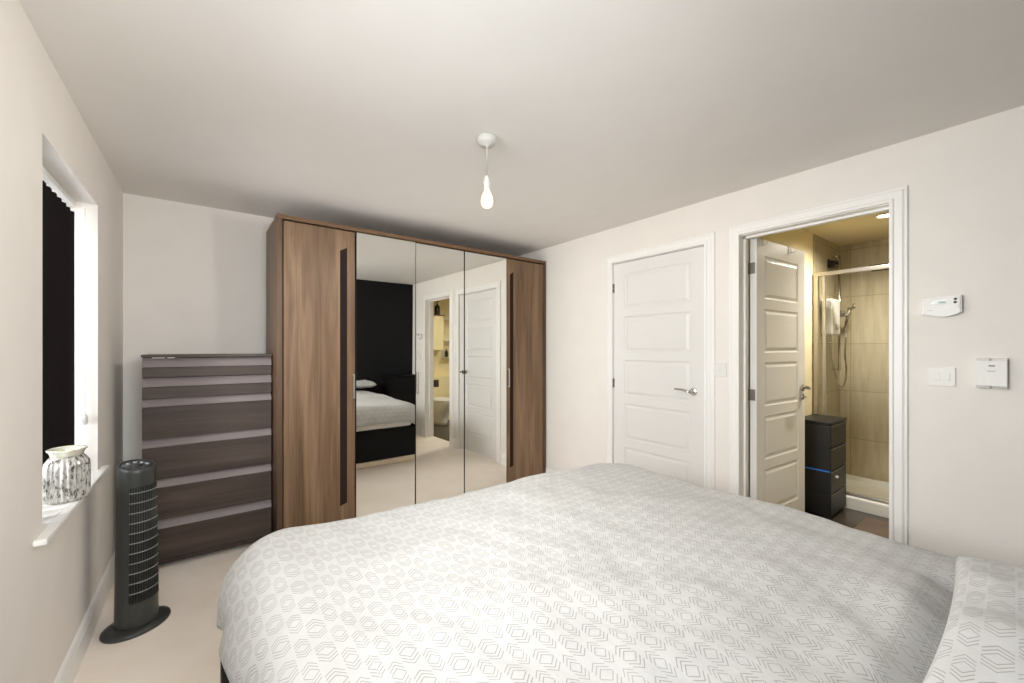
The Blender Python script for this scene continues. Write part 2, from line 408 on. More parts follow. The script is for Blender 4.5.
# ------------------------------------------------------------------ doors and their trim
def leaf_mesh(Wd, Ht, T, panels):
    """panelled leaf: a along width, y thickness, z height; panels in (a0,a1,z0,z1)"""
    bm = bmesh.new()
    aa = sorted({0, Wd} | {p[0] for p in panels} | {p[1] for p in panels})
    zz = sorted({0, Ht} | {p[2] for p in panels} | {p[3] for p in panels})
    def q(a0, a1, z0, z1, d, side):
        y = d if side == 0 else T-d
        return [(a0, y, z0), (a1, y, z0), (a1, y, z1), (a0, y, z1)]
    for side in (0, 1):
        for a0, a1 in zip(aa, aa[1:]):
            for z0, z1 in zip(zz, zz[1:]):
                if any(abs(p[0]-a0) < 1e-6 and abs(p[1]-a1) < 1e-6 and p[2] <= z0+1e-6 and p[3] >= z1-1e-6 for p in panels):
                    steps = [(0, 0), (0.004, 0.005), (0.010, 0.0075), (0.016, 0.0075), (0.030, 0.001), (0.034, 0.0)]
                    prev = None
                    for ins, d in steps:
                        cur = [bm.verts.new(c) for c in q(a0+ins, a1-ins, z0+ins, z1-ins, d, side)]
                        if prev:
                            for i in range(4): bm.faces.new((prev[i], prev[(i+1) % 4], cur[(i+1) % 4], cur[i]))
                        prev = cur
                    bm.faces.new(prev)
                else:
                    bm.faces.new([bm.verts.new(c) for c in q(a0, a1, z0, z1, 0, side)])
    for c in ([(0, 0, 0), (0, T, 0), (0, T, Ht), (0, 0, Ht)], [(Wd, 0, 0), (Wd, T, 0), (Wd, T, Ht), (Wd, 0, Ht)],
              [(0, 0, 0), (Wd, 0, 0), (Wd, T, 0), (0, T, 0)], [(0, 0, Ht), (Wd, 0, Ht), (Wd, T, Ht), (0, T, Ht)]):
        bm.faces.new([bm.verts.new(x) for x in c])
    bmesh.ops.remove_doubles(bm, verts=bm.verts[:], dist=1e-5)
    return bm
def five_panels(Wd, st=0.105):
    z = [(0.215, 0.500), (0.565, 0.850), (0.915, 1.200), (1.265, 1.550), (1.615, 1.895)]
    return [(st, Wd-st, a, b) for a, b in z]
def architrave(name, label, y0, y1, z1, w=0.066):
    mb = MB(); x = XR
    prof = [(0, 0), (0.018, 0), (0.018, 0.012), (0.014, 0.018), (0.014, w-0.02), (0.010, w-0.012), (0.010, w-0.004), (0.006, w), (0, w)]
    # mitred casing: legs and head swept from one profile (distance from the opening = second value)
    path = lambda d: [(y0-d, 0.0), (y0-d, z1+d), (y1+d, z1+d), (y1+d, 0.0)]
    cols = [[mb.bm.verts.new((x-o, p[0], p[1])) for p in path(d)] for o, d in prof]
    n = len(cols)
    for i in range(n):
        a, b = cols[i], cols[(i+1) % n]
        for k in range(3): mb.bm.faces.new((a[k], a[k+1], b[k+1], b[k]))
    mb.bm.faces.new([c[0] for c in cols]); mb.bm.faces.new([c[3] for c in cols][::-1])
    return struct(mb.build(name, 'trim_white'), label, 'door frame')
def lining(name, label, d, x0, x1, stop):
    y0, y1, z1 = d; mb = MB(); k = 0.012
    mb.box(x0, x1, y0, y0+k, 0, z1, 0.001); mb.box(x0, x1, y1-k, y1, 0, z1, 0.001); mb.box(x0, x1, y0+k, y1-k, z1-k, z1, 0.001)
    mb.box(*stop, y0+k, y0+k+.012, 0, z1-k); mb.box(*stop, y1-k-.012, y1-k, 0, z1-k); mb.box(*stop, y0+k, y1-k, z1-k-.012, z1-k)
    return struct(mb.build(name, 'trim_white'), label, 'door frame')
architrave('trim_1', 'white moulded architrave round the closed door', D1[0]+0.012, D1[1]-0.012, D1[2]-.008)
architrave('trim_2', 'white moulded architrave round the open bathroom doorway', D2[0]+0.012, D2[1]-0.012, D2[2]-.008)
lining('trim_3', 'white lining inside the closed door frame', D1, XR, BX0, (XR+0.05, XR+0.075))
lining('trim_4', 'white lining of the bathroom doorway', D2, XR, BX0+0.005, (XR+0.05, XR+0.082))

def lever(mb, c, out, along, L=0.115):
    """round rose and a gently curved lever"""
    c = Vector(c); o = Vector(out); a = Vector(along)
    ax = 'X' if abs(o.x) > .5 else 'Y'; s = o.x if ax == 'X' else o.y
    mb.lathe([(0.0, 0), (0.026, 0), (0.026, 0.006*s), (0.022, 0.010*s), (0.0, 0.010*s)] , tuple(c), 24, axis=ax)
    mb.tube([c + o*0.008, c + o*0.03, c + o*0.045 + a*0.004, c + o*0.050 + a*0.02 + Vector((0, 0, .004)), c + o*0.050 + a*0.05 + Vector((0, 0, .012)), c + o*0.048 + a*L*.8 + Vector((0, 0, .014)), c + o*0.044 + a*L + Vector((0, 0, .013))],
            [0.010, 0.010, 0.010, 0.0095, 0.0085, 0.008, 0.0075], 10)
def put_leaf(name, root, bm, mtx, m):
    for v in bm.verts: v.co = mtx @ v.co
    mb = MB(); mb.bm.free(); mb.bm = bm
    return mb.build(name, m, root)
# closed door: hinged on the far side
d1 = sroot('door_1', 'closed white five-panel door between the wardrobe and the bathroom', 'door', (XR, 1.80, 0.0))
Wd = D1[1]-D1[0]-0.03
mtx = Matrix.Translation((XR+0.004, D1[1]-0.015, 0.012)) @ Matrix(((0, 1, 0, 0), (-1, 0, 0, 0), (0, 0, 1, 0), (0, 0, 0, 1)))
put_leaf('door_leaf', d1, leaf_mesh(Wd, 1.984, 0.038, five_panels(Wd)), mtx, 'gloss_white')
hb = MB(); lever(hb, (XR+0.004, 1.485, 1.005), (-1, 0, 0), (0, 1, 0)); hb.build('door_handle', 'chrome', d1)
for z in (0.25, 1.02, 1.80):
    h = MB(); y = D1[1]-0.013
    h.tube([(XR-0.003, y, z-0.036), (XR-0.003, y, z-0.002)], 0.0055, 10); h.tube([(XR-0.003, y, z+0.002), (XR-0.003, y, z+0.036)], 0.0055, 10); h.box(XR+0.0005, XR+.004, y-.010, y-.002, z-.036, z+.036)
    h.build('hinge', 'hinge', d1)
# open door: hinged at the far jamb, swung into the bathroom
d2 = sroot('door_2', 'open white five-panel door swung into the bathroom', 'door', (2.838, 1.12, 0.0))
mtx = Matrix.Translation((2.80, 1.13, 0.012)) @ Matrix.Rotation(math.radians(-3.6), 4, 'Z')
put_leaf('door_leaf', d2, leaf_mesh(0.70, 2.0, 0.04, five_panels(0.70)), mtx, 'gloss_white')
def on_leaf(mb):
    for v in mb.bm.verts: v.co = mtx @ (v.co - Vector((0, 0, 0.012)))
    return mb
hb = MB(); lever(hb, (0.645, -0.0045, 1.02), (0, -1, 0), (-1, 0, 0)); lever(hb, (0.645, 0.0405, 1.02), (0, 1, 0), (-1, 0, 0), 0.05)
on_leaf(hb).build('door_handle', 'chrome', d2)
hb = MB(); hb.lathe([(0.0, 0), (0.022, 0), (0.022, -0.006), (0.016, -0.010), (0.0, -0.010)], (0.645, -0.0045, 0.955), 20, axis='Y'); hb.box(0.640, 0.650, -0.03, -0.012, 0.945, 0.965, 0.003)
on_leaf(hb).build('turn_lock', 'chrome', d2)
for z in (0.25, 1.005, 1.82):
    h = MB(); h.tube([(2.798, 1.1735, z-0.036), (2.798, 1.1735, z+0.036)], 0.0045, 10)
    h.box(2.797, 2.8003, 1.138, 1.170, z-.036, z+.036); h.build('hinge', 'hinge', d2)
for x, lab in ((0.06, 'small steel over-door hook near the hinge side of the open door'), (0.46, 'small steel over-door hook nearer the handle side of the open door')):
    h = MB(); h.box(x-.008, x+.008, -0.008, 0.046, 2.0125, 2.0145); h.box(x-.008, x+.008, -0.009, -0.007, 1.965, 2.0145); h.box(x-.008, x+.008, 0.044, 0.046, 1.94, 2.0145)
    h.tube([(x, -0.008, 1.975), (x, -0.03, 1.97), (x, -0.038, 1.98)], 0.003, 8)
    tag(on_leaf(h).build('door_hook', 'plastic_shade'), lab, 'hook')

# ------------------------------------------------------------------ wardrobe
wx0, wx1, wy0, wz = 0.352, 2.664, 3.0, 2.165
wd = thing('wardrobe', 'large walnut wardrobe with three mirrored doors in the middle', 'wardrobe', ((wx0+wx1)/2, 3.28, 0))
for x in (wx0, wx1-0.03): MB().box(x, x+0.03, wy0-.006, YB-0.05, 0, wz-0.027, 0.002).build('side_panel', 'walnut_edge', wd)
MB().box(wx0, wx1, wy0-.008, YB-0.05, wz-0.027, wz, 0.002).build('top_panel', 'walnut_top', wd)
MB().box(wx0+0.03, wx1-0.03, wy0+0.030, YB-0.05, 0.0, wz-0.027).build('carcass', 'gap', wd)
MB().box(wx0+0.03, wx1-0.03, wy0+0.006, wy0+0.024, 0.0, 0.055, 0.002).build('plinth', 'walnut_top', wd)
bounds = [0.386, 0.838, 1.292, 1.737, 2.188, 2.632]
z0d, z1d = 0.062, wz-0.037
def swing(o, px_, yaw, lean):
    p = Vector((px_, wy0+.012, z0d)) - wd.location
    m = Matrix.Translation(p) @ Matrix.Rotation(math.radians(yaw), 4, 'Z') @ Matrix.Rotation(math.radians(lean), 4, 'X') @ Matrix.Translation(-p)
    for q in [o] + list(o.children): q.data.transform(m)
def groove_box(x0, x1):   # long slanted-end grip groove let into the wooden doors
    g = MB(); y = wy0
    g.prism([(x0, 0.205), (x1, 0.222), (x1, 2.012), (x0, 1.985)], 1, y-0.0015, y+0.004); return g
for i, (a, b) in enumerate(zip(bounds, bounds[1:])):
    a += 0.0025; b -= 0.0025
    if i in (0, 4):
        d = MB(); d.box(a, b, wy0, wy0+0.02, z0d, z1d, 0.0015); dr = d.build('wooden_door', 'walnut', wd)
        if i == 0: groove_box(0.735, 0.782).build('grip_groove', 'groove', dr)
        else: groove_box(2.222, 2.262).build('grip_groove', 'groove', dr)
    else:
        d = MB(); d.box(a, b, wy0+0.004, wy0+0.02, z0d, z1d); dr = d.build('mirror_door', 'groove', wd)
        pane = MB().box(a+0.003, b-0.003, wy0-0.0005, wy0+0.004, z0d+.001, z1d-.001).build('mirror_pane', 'mirror', dr)
    # the mirrored doors do not hang quite true: hinge-side pivot, small swing and lean
    hang = {1: (a, -0.7, 0.4), 2: (b, 0.45, 0.0), 3: (b, -0.1, 0.0)}.get(i)
    hx = {0: b-0.010, 2: a+0.012, 4: a+0.012}.get(i)
    if hx:
        h = MB(); yo = wy0-0.022
        h.box(hx-0.005, hx+0.005, yo, yo+0.006, 0.950, 1.121, 0.002)
        h.box(hx-0.005, hx+0.005, yo+.004, wy0-.0008, 0.950, 0.960, 0.002); h.box(hx-0.005, hx+0.005, yo+.004, wy0-.0008, 1.111, 1.121, 0.002)
        h.build('door_handle', 'satin', dr)
    if hang: swing(dr, *hang)

# the whole wardrobe stands slightly askew, its right end nearer the back wall
Rz = Matrix.Rotation(math.radians(0.8), 4, 'Z'); pv = Vector((wx1, wy0, 0))
wd.location = pv + Rz @ (wd.location - pv); wd.rotation_euler = (0, 0, math.radians(0.8))

# ------------------------------------------------------------------ chest of drawers
cx0, cx1, cy = -0.305, 0.341, 3.15
ch = thing('chest_of_drawers', 'tall dark wenge chest of drawers with greyish finger pulls', 'chest of drawers', ((cx0+cx1)/2, 3.33, 0))
c = MB()
c.box(cx0, cx0+0.018, cy+0.042, 3.53, 0.04, 1.25, 0.001); c.box(cx1-0.018, cx1, cy+0.042, 3.53, 0.04, 1.25, 0.001)
c.box(cx0+.018, cx1-.018, cy+0.045, 3.53, 0.05, 1.25)
c.build('carcass', 'wenge_case', ch)
MB().box(cx0-0.004, cx1+0.004, cy-0.008, 3.54, 1.25, 1.266, 0.002).build('top_board', 'wenge', ch)
MB().box(cx0, cx1, cy+0.002, cy+0.03, 0.03, 0.056, 0.001).build('base_rail', 'wenge_case', ch)
for x in (cx0, cx1-0.05):
    for y in (cy+0.002, 3.48): MB().box(x, x+0.05, y, y+0.05, 0, 0.04, 0.002).build('leg', 'wenge_case', ch)
DR = [(1.133, 1.190, 1.193, 1.246), (1.008, 1.074, 1.077, 1.128), (0.773, 0.957, 0.960, 1.004), (0.532, 0.720, 0.723, 0.769), (0.291, 0.480, 0.483, 0.528), (0.058, 0.236, 0.239, 0.288)]
for z0, z1, z2, z3 in DR:
    d = MB(); d.box(cx0, cx1, cy, cy+0.044, z0, z1, 0.0015); dr = d.build('drawer', 'wenge', ch)
    p = MB(); p.prism([(cy+0.001, z2), (cy+0.030, z3), (cy+0.040, z3), (cy+0.040, z2)], 0, cx0-0.001, cx1+0.001)
    p.build('finger_pull', 'wenge_pull', dr)['label'] = 'greyish slanted finger pull'
for x0, x1, lab in ((-0.262, -0.205, 'wider scrap of white paper caught under the chest top'), (-0.192, -0.160, 'narrower scrap of white paper caught under the chest top')):
    p = MB(); p.box(x0, x1, cy-0.006, cy+0.038, 1.2475, 1.2495); p.prism([(cy-0.006, 1.2495), (cy-0.0075, 1.2455), (cy-0.0065, 1.2455), (cy-0.005, 1.248)], 0, x0, x1)
    tag(p.build('paper', 'paper'), lab, 'paper')

# ------------------------------------------------------------------ tower fan
fx, fy, ft = -0.268, 2.585, 0.757
def slant(bm):      # the control end of the fan slopes down towards its front
    for v in bm.verts:
        if v.co.z > ft-0.035: v.co.z -= 0.20*((v.co.x-fx)*math.cos(ang)+(v.co.y-fy)*math.sin(ang))
ang = math.atan2(-0.83, 0.559)                      # facing direction of the grille
fan = thing('tower_fan', 'charcoal tower fan standing on the carpet by the window wall', 'fan', (fx, fy, 0))
ang = math.atan2(-0.83, 0.559)                      # facing direction of the grille
b = MB(); b.lathe([(0.0, 0.0), (0.97, 0.0), (1.0, 0.006), (0.985, 0.014), (0.80, 0.022), (0.66, 0.026), (0.0, 0.026)], (fx, fy, 0), 48, rx=0.108, ry=0.128, rot=ang)
b.build('base', 'fan', fan)
b = MB(); b.lathe([(0.0, 0.024), (0.077, 0.024), (0.078, 0.03), (0.073, 0.4), (0.068, ft-0.02), (0.0672, ft-0.004), (0.065, ft), (0.059, ft), (0.057, ft-0.004), (0.0, ft-0.004)], (fx, fy, 0), 48)
slant(b.bm); b.build('body', 'fan', fan)
rad = lambda z: 0.078-(z-0.03)/0.37*0.005 if z < 0.4 else 0.073-(z-0.4)/(ft-0.42)*0.005
g0, g1, za, zb = ang-math.radians(48), ang+math.radians(48), 0.14, 0.665
gp = MB(); gp.lathe([(rad(za)+.0008, za), (rad(zb)+.0008, zb)], (fx, fy, 0), 24, g0, g1); gr = gp.build('grille', 'fan_dark', fan)
rb = MB()
for i in range(11):
    z = za+0.045+(zb-za-0.07)*i/10
    rb.tube([(fx+(rad(z)+.003)*math.cos(a), fy+(rad(z)+.003)*math.sin(a), z) for a in [g0+(g1-g0)*k/16 for k in range(17)]], 0.0026, 6)
rb.build('ribs', 'fan_rib', gr)
rb = MB()
for i in range(15):
    a = g0+(g1-g0)*i/14
    rb.tube([(fx+(rad(z)+.0018)*math.cos(a), fy+(rad(z)+.0018)*math.sin(a), z) for z in (za, (za+zb)/2, zb)], 0.0016, 5)
rb.build('fins', 'fan', gr)
p = MB(); p.lathe([(0.0, ft-0.004), (0.055, ft-0.004), (0.055, ft-0.0015), (0.0, ft-0.0015)], (fx, fy, 0), 40); slant(p.bm); pn = p.build('control_panel', 'fan_panel', fan)
for k, (dx, dy, r) in enumerate(((-.030, .012, .009), (-.008, .026, .009), (.016, .026, .009), (.036, .010, .009), (.008, -.018, .017))):
    q = MB().lathe([(0, ft-.0016), (r, ft-.0016), (r*.9, ft+.002), (0, ft+.0022)], (fx+dx, fy+dy, 0), 16); slant(q.bm); q.build('button', 'button' if k < 4 else 'fan_dark', pn)

# ------------------------------------------------------------------ bed
bed = thing('bed', 'wide black upholstered bed base in the foreground under the duvet', 'bed', (0.98, 0.64, 0))
b = MB(); b.box(0.030, 1.935, YF+0.02, 1.53, 0.055, 0.40, 0.025, 3); b.build('bed_base', 'upholstery', bed)
b = MB(); b.box(0.055, 1.93, YF+0.03, 1.545, 0.006, 0.062, 0.008); b.build('plinth', 'cream_rail', bed)['label'] = 'cream rail along the bottom of the bed'
for x in (0.14, 1.80):
    for y in (-0.2, 1.46): MB().lathe([(0.02, 0), (0.02, 0.02)], (x, y, 0), 12).build('glide', 'black_wood', bed)
tag(MB().box(0.10, 1.88, YF+0.03, 1.545, 0.402, 0.585, 0.04, 3).build('mattress', 'mattress'), 'thick white mattress on the black base under the duvet', 'mattress')

def nz(x, y, s, o=0): return noise.noise(Vector((x*s+o, y*s-o, o*.37)))
def make_duvet():
    X0, X1, Y0, Y1, zt, r = 0.014, 1.945, -0.05, 1.665, 0.672, 0.15
    ix0, ix1, iy1 = X0+r, X1-r, Y1-r            # flat inside
    ov = 0.335; ovf = 0.275; rp = 0.22                        # rounded corner radius in plan
    nx, ny = 150, 130
    us = [ix0-0.30 + (ix1-ix0+ov+0.30)*i/(nx-1) for i in range(nx)]
    vs = [Y0 + (iy1+ovf-Y0)*j/(ny-1) for j in range(ny)]
    bm = bmesh.new(); uvl = bm.loops.layers.uv.new('UVMap'); G = []
    def arc(l):                                  # length of cloth past the edge -> (outward, drop)
        if l <= 0: return 0, 0
        q = math.pi*r/2
        if l < q: a = l/r; return r*math.sin(a), r*(1-math.cos(a))
        return r - 0.03*(l-q), r+(l-q)
    for j, v in enumerate(vs):
        row = []
        for i, u in enumerate(us):
            # corner rounding: measure the overhang from a rounded rectangle
            cxl, cxr, cyf = ix0+rp-r, ix1-rp+r, iy1-rp+r
            bx = min(max(u, cxl), cxr); by = min(v, cyf)
            du, dv = u-bx, v-by; dist = math.hypot(du, dv)
            if dist > 1e-6:
                n = Vector((du/dist, dv/dist))
                m = max(abs(du), abs(dv)); over = m*(0.55)+dist*0.45 - (rp-r)
            else: n = Vector((0, 0)); over = -1
            if over > 0:
                o, d = arc(over); p = Vector((bx, by)) + n*((rp-r)+o)
                if n.x > 0: p.x += 0.5*o*n.x           # hangs fuller on the side by the doors
            else: o = d = 0; p = Vector((u, v))
            if u < 0.9: p.x += 0.016*min(1, max(0, (1.5-v)/0.45))*min(1, (0.9-u)/0.6)
            puff = 0.016*nz(u, v, 2.3, 3) + 0.010*nz(u, v, 5.5, 8) + 0.0045*nz(u*1.0, v, 13, 2)
            # a few long creases running diagonally across the cloth
            cr = 0.006*math.sin(7*u + 5*v + 2.2*nz(u, v, 2, 5)) * max(0, nz(u, v, 1.7, 11))
            k = max(0, 1-d/0.3)
            hem = -0.010+0.010*math.sin(23*(u+v)+3*nz(u, v, 4, 1))*min(1, d/0.2)
            z = zt - d + puff*(0.4+0.6*k) + cr
            z += 0.018*math.exp(-((v-0.55)/0.35)**2)*(0.5+0.5*nz(u, v, 1.2, 6))
            z -= 0.0*max(0, (u-1.0)/0.9)*max(0, (v-0.9)/0.7)   # sags a little at the far corner
            q = min(1, max(0, (0.6-u)/0.5)); z += 0.026*q*q*(3-2*q)*min(1, max(0, (v-0.4)/0.6))
            q = min(1, max(0, (u-1.3)/0.55)); z -= 0.012*q*q*(3-2*q)
            q = min(1, max(0, (0.24-v)/0.12))*min(1, max(0, (u-0.84)/0.1))*min(1, max(0, (1.72-u)/0.1)); z -= 0.05*q*q*(3-2*q)   # dent under the pillow
            pp = p + n*(hem + 0.012*nz(u*3, v*3, 2, 4)*min(1, d/0.15))
            row.append(bm.verts.new((pp.x, pp.y, z)))
        G.append(row)
    for j in range(ny-1):
        for i in range(nx-1):
            f = bm.faces.new((G[j][i], G[j][i+1], G[j+1][i+1], G[j+1][i])); f.smooth = True
            for l, (jj, ii) in zip(f.loops, ((j, i), (j, i+1), (j+1, i+1), (j+1, i))): l[uvl].uv = (us[ii], vs[jj])
    mb = MB(); mb.bm.free(); mb.bm = bm
    o = mb.build('duvet', 'duvet')
    s = o.modifiers.new('thickness', 'SOLIDIFY'); s.thickness = 0.024; s.offset = -1
    return o
dv = tag(make_duvet(), 'white duvet printed with grey diamonds and chevrons, spread over the bed', 'duvet')

def pillow(name, label, cx, cy, cz, L, Wd, T, rot, tilt=0, roll=0, seed=1):
    bm = bmesh.new(); uvl = bm.loops.layers.uv.new('UVMap'); n, m = 60, 44
    R = Matrix.Rotation(rot, 3, 'Z') @ Matrix.Rotation(tilt, 3, 'X') @ Matrix.Rotation(roll, 3, 'Y')
    sheets = []
    for side in (1, -1):
        g = []
        for j in range(m+1):
            row = []
            for i in range(n+1):
                a, b = 2*i/n-1, 2*j/m-1
                e = max(0, (1-abs(a)**3.2))*max(0, (1-abs(b)**3.2)); h = T/2*e**0.42
                pinch = 1-0.06*(abs(b)**2)*(1-abs(a)**2); pinchb = 1-0.05*(abs(a)**2)*0 - 0.05*(1-abs(a)**2)*0
                x = a*L/2*(1-0.05*(1-b*b)*abs(a)**6); y = b*Wd/2*(1-0.06*(1-a*a)*abs(b)**6)
                w = (0.018*nz(a+seed, b, 1.8, seed) + 0.007*nz(a, b+seed, 4.5, seed+2))*(e**0.5)
                w += 0.006*math.sin(9*b+4*a+3*nz(a, b, 1.5, seed))*e*max(0, nz(a, b, 1.3, seed+5))*2
                p = R @ Vector((x, y, side*h + w)) + Vector((cx, cy, cz))
                row.append(bm.verts.new(p))
            g.append(row)
        sheets.append(g)
        for j in range(m):
            for i in range(n):
                f = bm.faces.new((g[j][i], g[j][i+1], g[j+1][i+1], g[j+1][i])); f.smooth = True
                for l, (jj, ii) in zip(f.loops, ((j, i), (j, i+1), (j+1, i+1), (j+1, i))): l[uvl].uv = (ii/n*L+seed*.01, jj/m*Wd)
    bmesh.ops.remove_doubles(bm, verts=bm.verts[:], dist=1e-5)
    mb = MB(); mb.bm.free(); mb.bm = bm
    return tag(mb.build(name, 'pillow'), label, 'pillow', 'pillows at the head of the bed')
pillow('pillow', 'larger printed white pillow at the lower right corner of the bed', 1.275, -0.085, 0.726, 0.70, 0.46, 0.14, math.radians(2), math.radians(3), 0, 1)
pillow('pillow', 'smaller white pillow by the black wall, right of the larger one, seen in the mirror', 1.82, -0.16, 0.735, 0.36, 0.28, 0.10, 0.02, 0, 0, 4)

# black bedside cabinet in the corner beyond the bed (seen in the mirror)
bs = thing('bedside_cabinet', 'black bedside cabinet in the corner by the black wall, glimpsed in the mirror', 'bedside cabinet', (2.42, -0.10, 0))
MB().box(2.20, 2.66, YF+0.02, -0.03, 0.03, 0.83, 0.004).build('body', 'black_wood', bs)
MB().box(2.19, 2.662, YF+0.015, -0.008, 0.83, 0.85, 0.004).build('top', 'black_wood', bs)
for z0, z1 in ((0.06, 0.31), (0.32, 0.57), (0.58, 0.815)):
    d = MB(); d.box(2.215, 2.645, -0.03, -0.012, z0, z1, 0.003); dd = d.build('drawer', 'black_wood', bs)
    MB().lathe([(0, 0), (0.006, 0), (0.012, 0.012), (0.011, 0.018), (0, 0.02)], (2.43, -0.012, (z0+z1)/2), 14, axis='Y').build('knob', 'black_wood', dd)

# ------------------------------------------------------------------ pendant lamp
px, py = 1.052, 1.598
pl = thing('pendant_light', 'bare lit bulb hanging from a white ceiling rose', 'light', (px, py, H))
MB().lathe([(0, H), (0.045, H), (0.0455, H-0.010), (0.043, H-0.028), (0.036, H-0.038), (0.010, H-0.042), (0.006, H-0.052), (0, H-0.052)], (px, py, 0), 36).build('ceiling_rose', 'rose_plastic', pl)
MB().tube([(px, py, H-0.05), (px+.001, py, 2.18), (px, py, 2.108)], 0.003, 8).build('flex', 'plastic', pl)
MB().lathe([(0, 2.118), (0.006, 2.118), (0.010, 2.106), (0.014, 2.100), (0.015, 2.086), (0.019, 2.085), (0.019, 2.079), (0.015, 2.078), (0.0155, 2.052), (0, 2.052)], (px, py, 0), 24).build('lampholder', 'plastic', pl)
bp = [(0, 2.053), (0.011, 2.053), (0.013, 2.046), (0.019, 2.032), (0.0255, 2.016), (0.0285, 2.0), (0.0275, 1.985), (0.0215, 1.972), (0.012, 1.9655), (0, 1.964)]
MB().lathe(bp, (px, py, 0), 28).build('bulb', 'bulb', pl)
bl = light('bulb_light', 'POINT', (px, py, 1.985), 36, (1.0, 0.935, 0.85), shadow_soft_size=0.055)
# photometric curve of the bulb: strongest sideways, weak end-on and shaded upwards by its holder
bl.data.use_nodes = True
nt = bl.data.node_tree; em = nt.nodes['Emission']
tc = nt.nodes.new('ShaderNodeTexCoord'); sp = nt.nodes.new('ShaderNodeSeparateXYZ'); mr = nt.nodes.new('ShaderNodeMath'); mr.operation = 'MULTIPLY_ADD'
mr.inputs[1].default_value = 0.5; mr.inputs[2].default_value = 0.5
cr = nt.nodes.new('ShaderNodeValToRGB'); el = cr.color_ramp.elements
for q in range(5): el.new(0.5)
for e, (p, v) in zip(el, ((0.0, 0.42), (0.3, 0.6), (0.47, 1.0), (0.58, 0.85), (0.72, 0.12), (0.85, 0.012), (1.0, 0.004))): e.position = p; e.color = (v, v, v, 1)
nt.links.new(tc.outputs['Normal'], sp.inputs[0]); nt.links.new(sp.outputs[2], mr.inputs[0]); nt.links.new(mr.outputs[0], cr.inputs[0]); nt.links.new(cr.outputs[0], em.inputs['Strength'])

# ------------------------------------------------------------------ small wall fittings
def plate(name, label, y, z, w, h, gang, group=None, d=0.008):
    r = thing(name, label, 'switch', (XR, y, z), group)
    MB().box(XR-d, XR, y-w/2, y+w/2, z-h/2, z+h/2, 0.003).build('face_plate', 'plastic', r)
    for g in range(gang):
        yy = y + (g-(gang-1)/2)*0.03
        MB().box(XR-d-.003, XR-d+.002, yy-.010, yy+.010, z-.017, z+.017, 0.0015).build('rocker', 'plastic', r)
    return r
plate('light_switch', 'white light switch plate between the closed door and the bathroom doorway', 1.302, 1.163, 0.086, 0.086, 1)
plate('light_switch', 'white light switch plate below the thermostat', 0.300, 1.173, 0.086, 0.086, 2)
# heating controller: box with a two-part bright top, a dark mark, faint print and a lower lip
hc = thing('control_box', 'white wall control box with a dark mark, right of the switch plate below the thermostat', 'control box', (XR, 0.153, 1.13))
y0, y1, z0, z1 = 0.110, 0.196, 1.135, 1.262
MB().box(XR-0.028, XR, y0, y1, z0+0.008, z1-0.012, 0.002).build('body', 'plastic', hc)
ym = (y0+y1)/2
for a, b in ((y0, ym-0.005), (ym+0.005, y1)):
    MB().prism([(XR-0.030, z1-0.012), (XR-0.026, z1-0.003), (XR-0.004, z1), (XR, z1), (XR, z1-0.012)], 1, a, b).build('top_bevel', 'gloss_white', hc)
MB().box(XR-0.0295, XR-0.027, ym-0.010, ym+0.008, 1.226, 1.231, 0.001).build('dark_mark', 'dark_mark', hc)
MB().box(XR-0.0290, XR-0.027, ym-0.011, ym+0.011, 1.203, 1.209, 0.0005).build('grey_print', 'plastic_shade', hc)
for a, b in ((y0, ym-0.003), (ym+0.003, y1)):
    MB().prism([(XR-0.028, z0+0.009), (XR-0.033, z0+0.004), (XR-0.033, z0), (XR, z0), (XR, z0+0.009)], 1, a, b).build('lower_lip', 'plastic_shade', hc)
# thermostat
th = thing('thermostat', 'white room thermostat with a small screen above the switch', 'thermostat', (XR, 0.298, 1.44))
ya, yb2 = 0.238, 0.360
pts = [(ya, 1.540), (ya-.001, 1.465)] + [(ya + (yb2-ya)*k/14, 1.4645 - 0.019*math.sin(math.pi*(k/14)**0.9)) for k in range(1, 14)] + [(yb2+.001, 1.458), (yb2, 1.532)]
b = MB(); b.prism([(y, z) for y, z in pts], 0, XR-0.032, XR-0.004); es = [e for e in b.bm.edges if all(abs(v.co.x-(XR-0.032)) < 1e-5 for v in e.verts)]
bmesh.ops.bevel(b.bm, geom=es, offset=0.005, segments=3, affect='EDGES'); b.build('body', 'plastic', th)
MB().box(XR-0.006, XR, ya+.004, yb2-.004, 1.465, 1.532).build('back_plate', 'plastic_shade', th)
sc = MB().box(XR-0.0332, XR-0.0318, 0.283, 0.331, 1.503, 1.524, 0.0006).build('screen', 'lcd', th)
MB().box(XR-0.0338, XR-0.0330, 0.287, 0.308, 1.5065, 1.5145, 0.0003).build('reading', 'lcd_ink', sc)
for z in (1.522, 1.508): MB().lathe([(0, 0), (0.0055, 0), (0.0048, -0.003), (0, -0.0034)], (XR-0.0318, 0.256, z), 16, axis='X').build('button', 'dark_mark', th)
MB().box(XR-0.0326, XR-0.0318, 0.325, 0.345, 1.4745, 1.4775).build('print', 'plastic_shade', th)
v = MB()
for k in range(5): v.box(XR-0.0325, XR-0.0315, 0.2425, 0.2485, 1.478+k*.005, 1.480+k*.005)
v.build('vent_slots', 'plastic_shade', th)

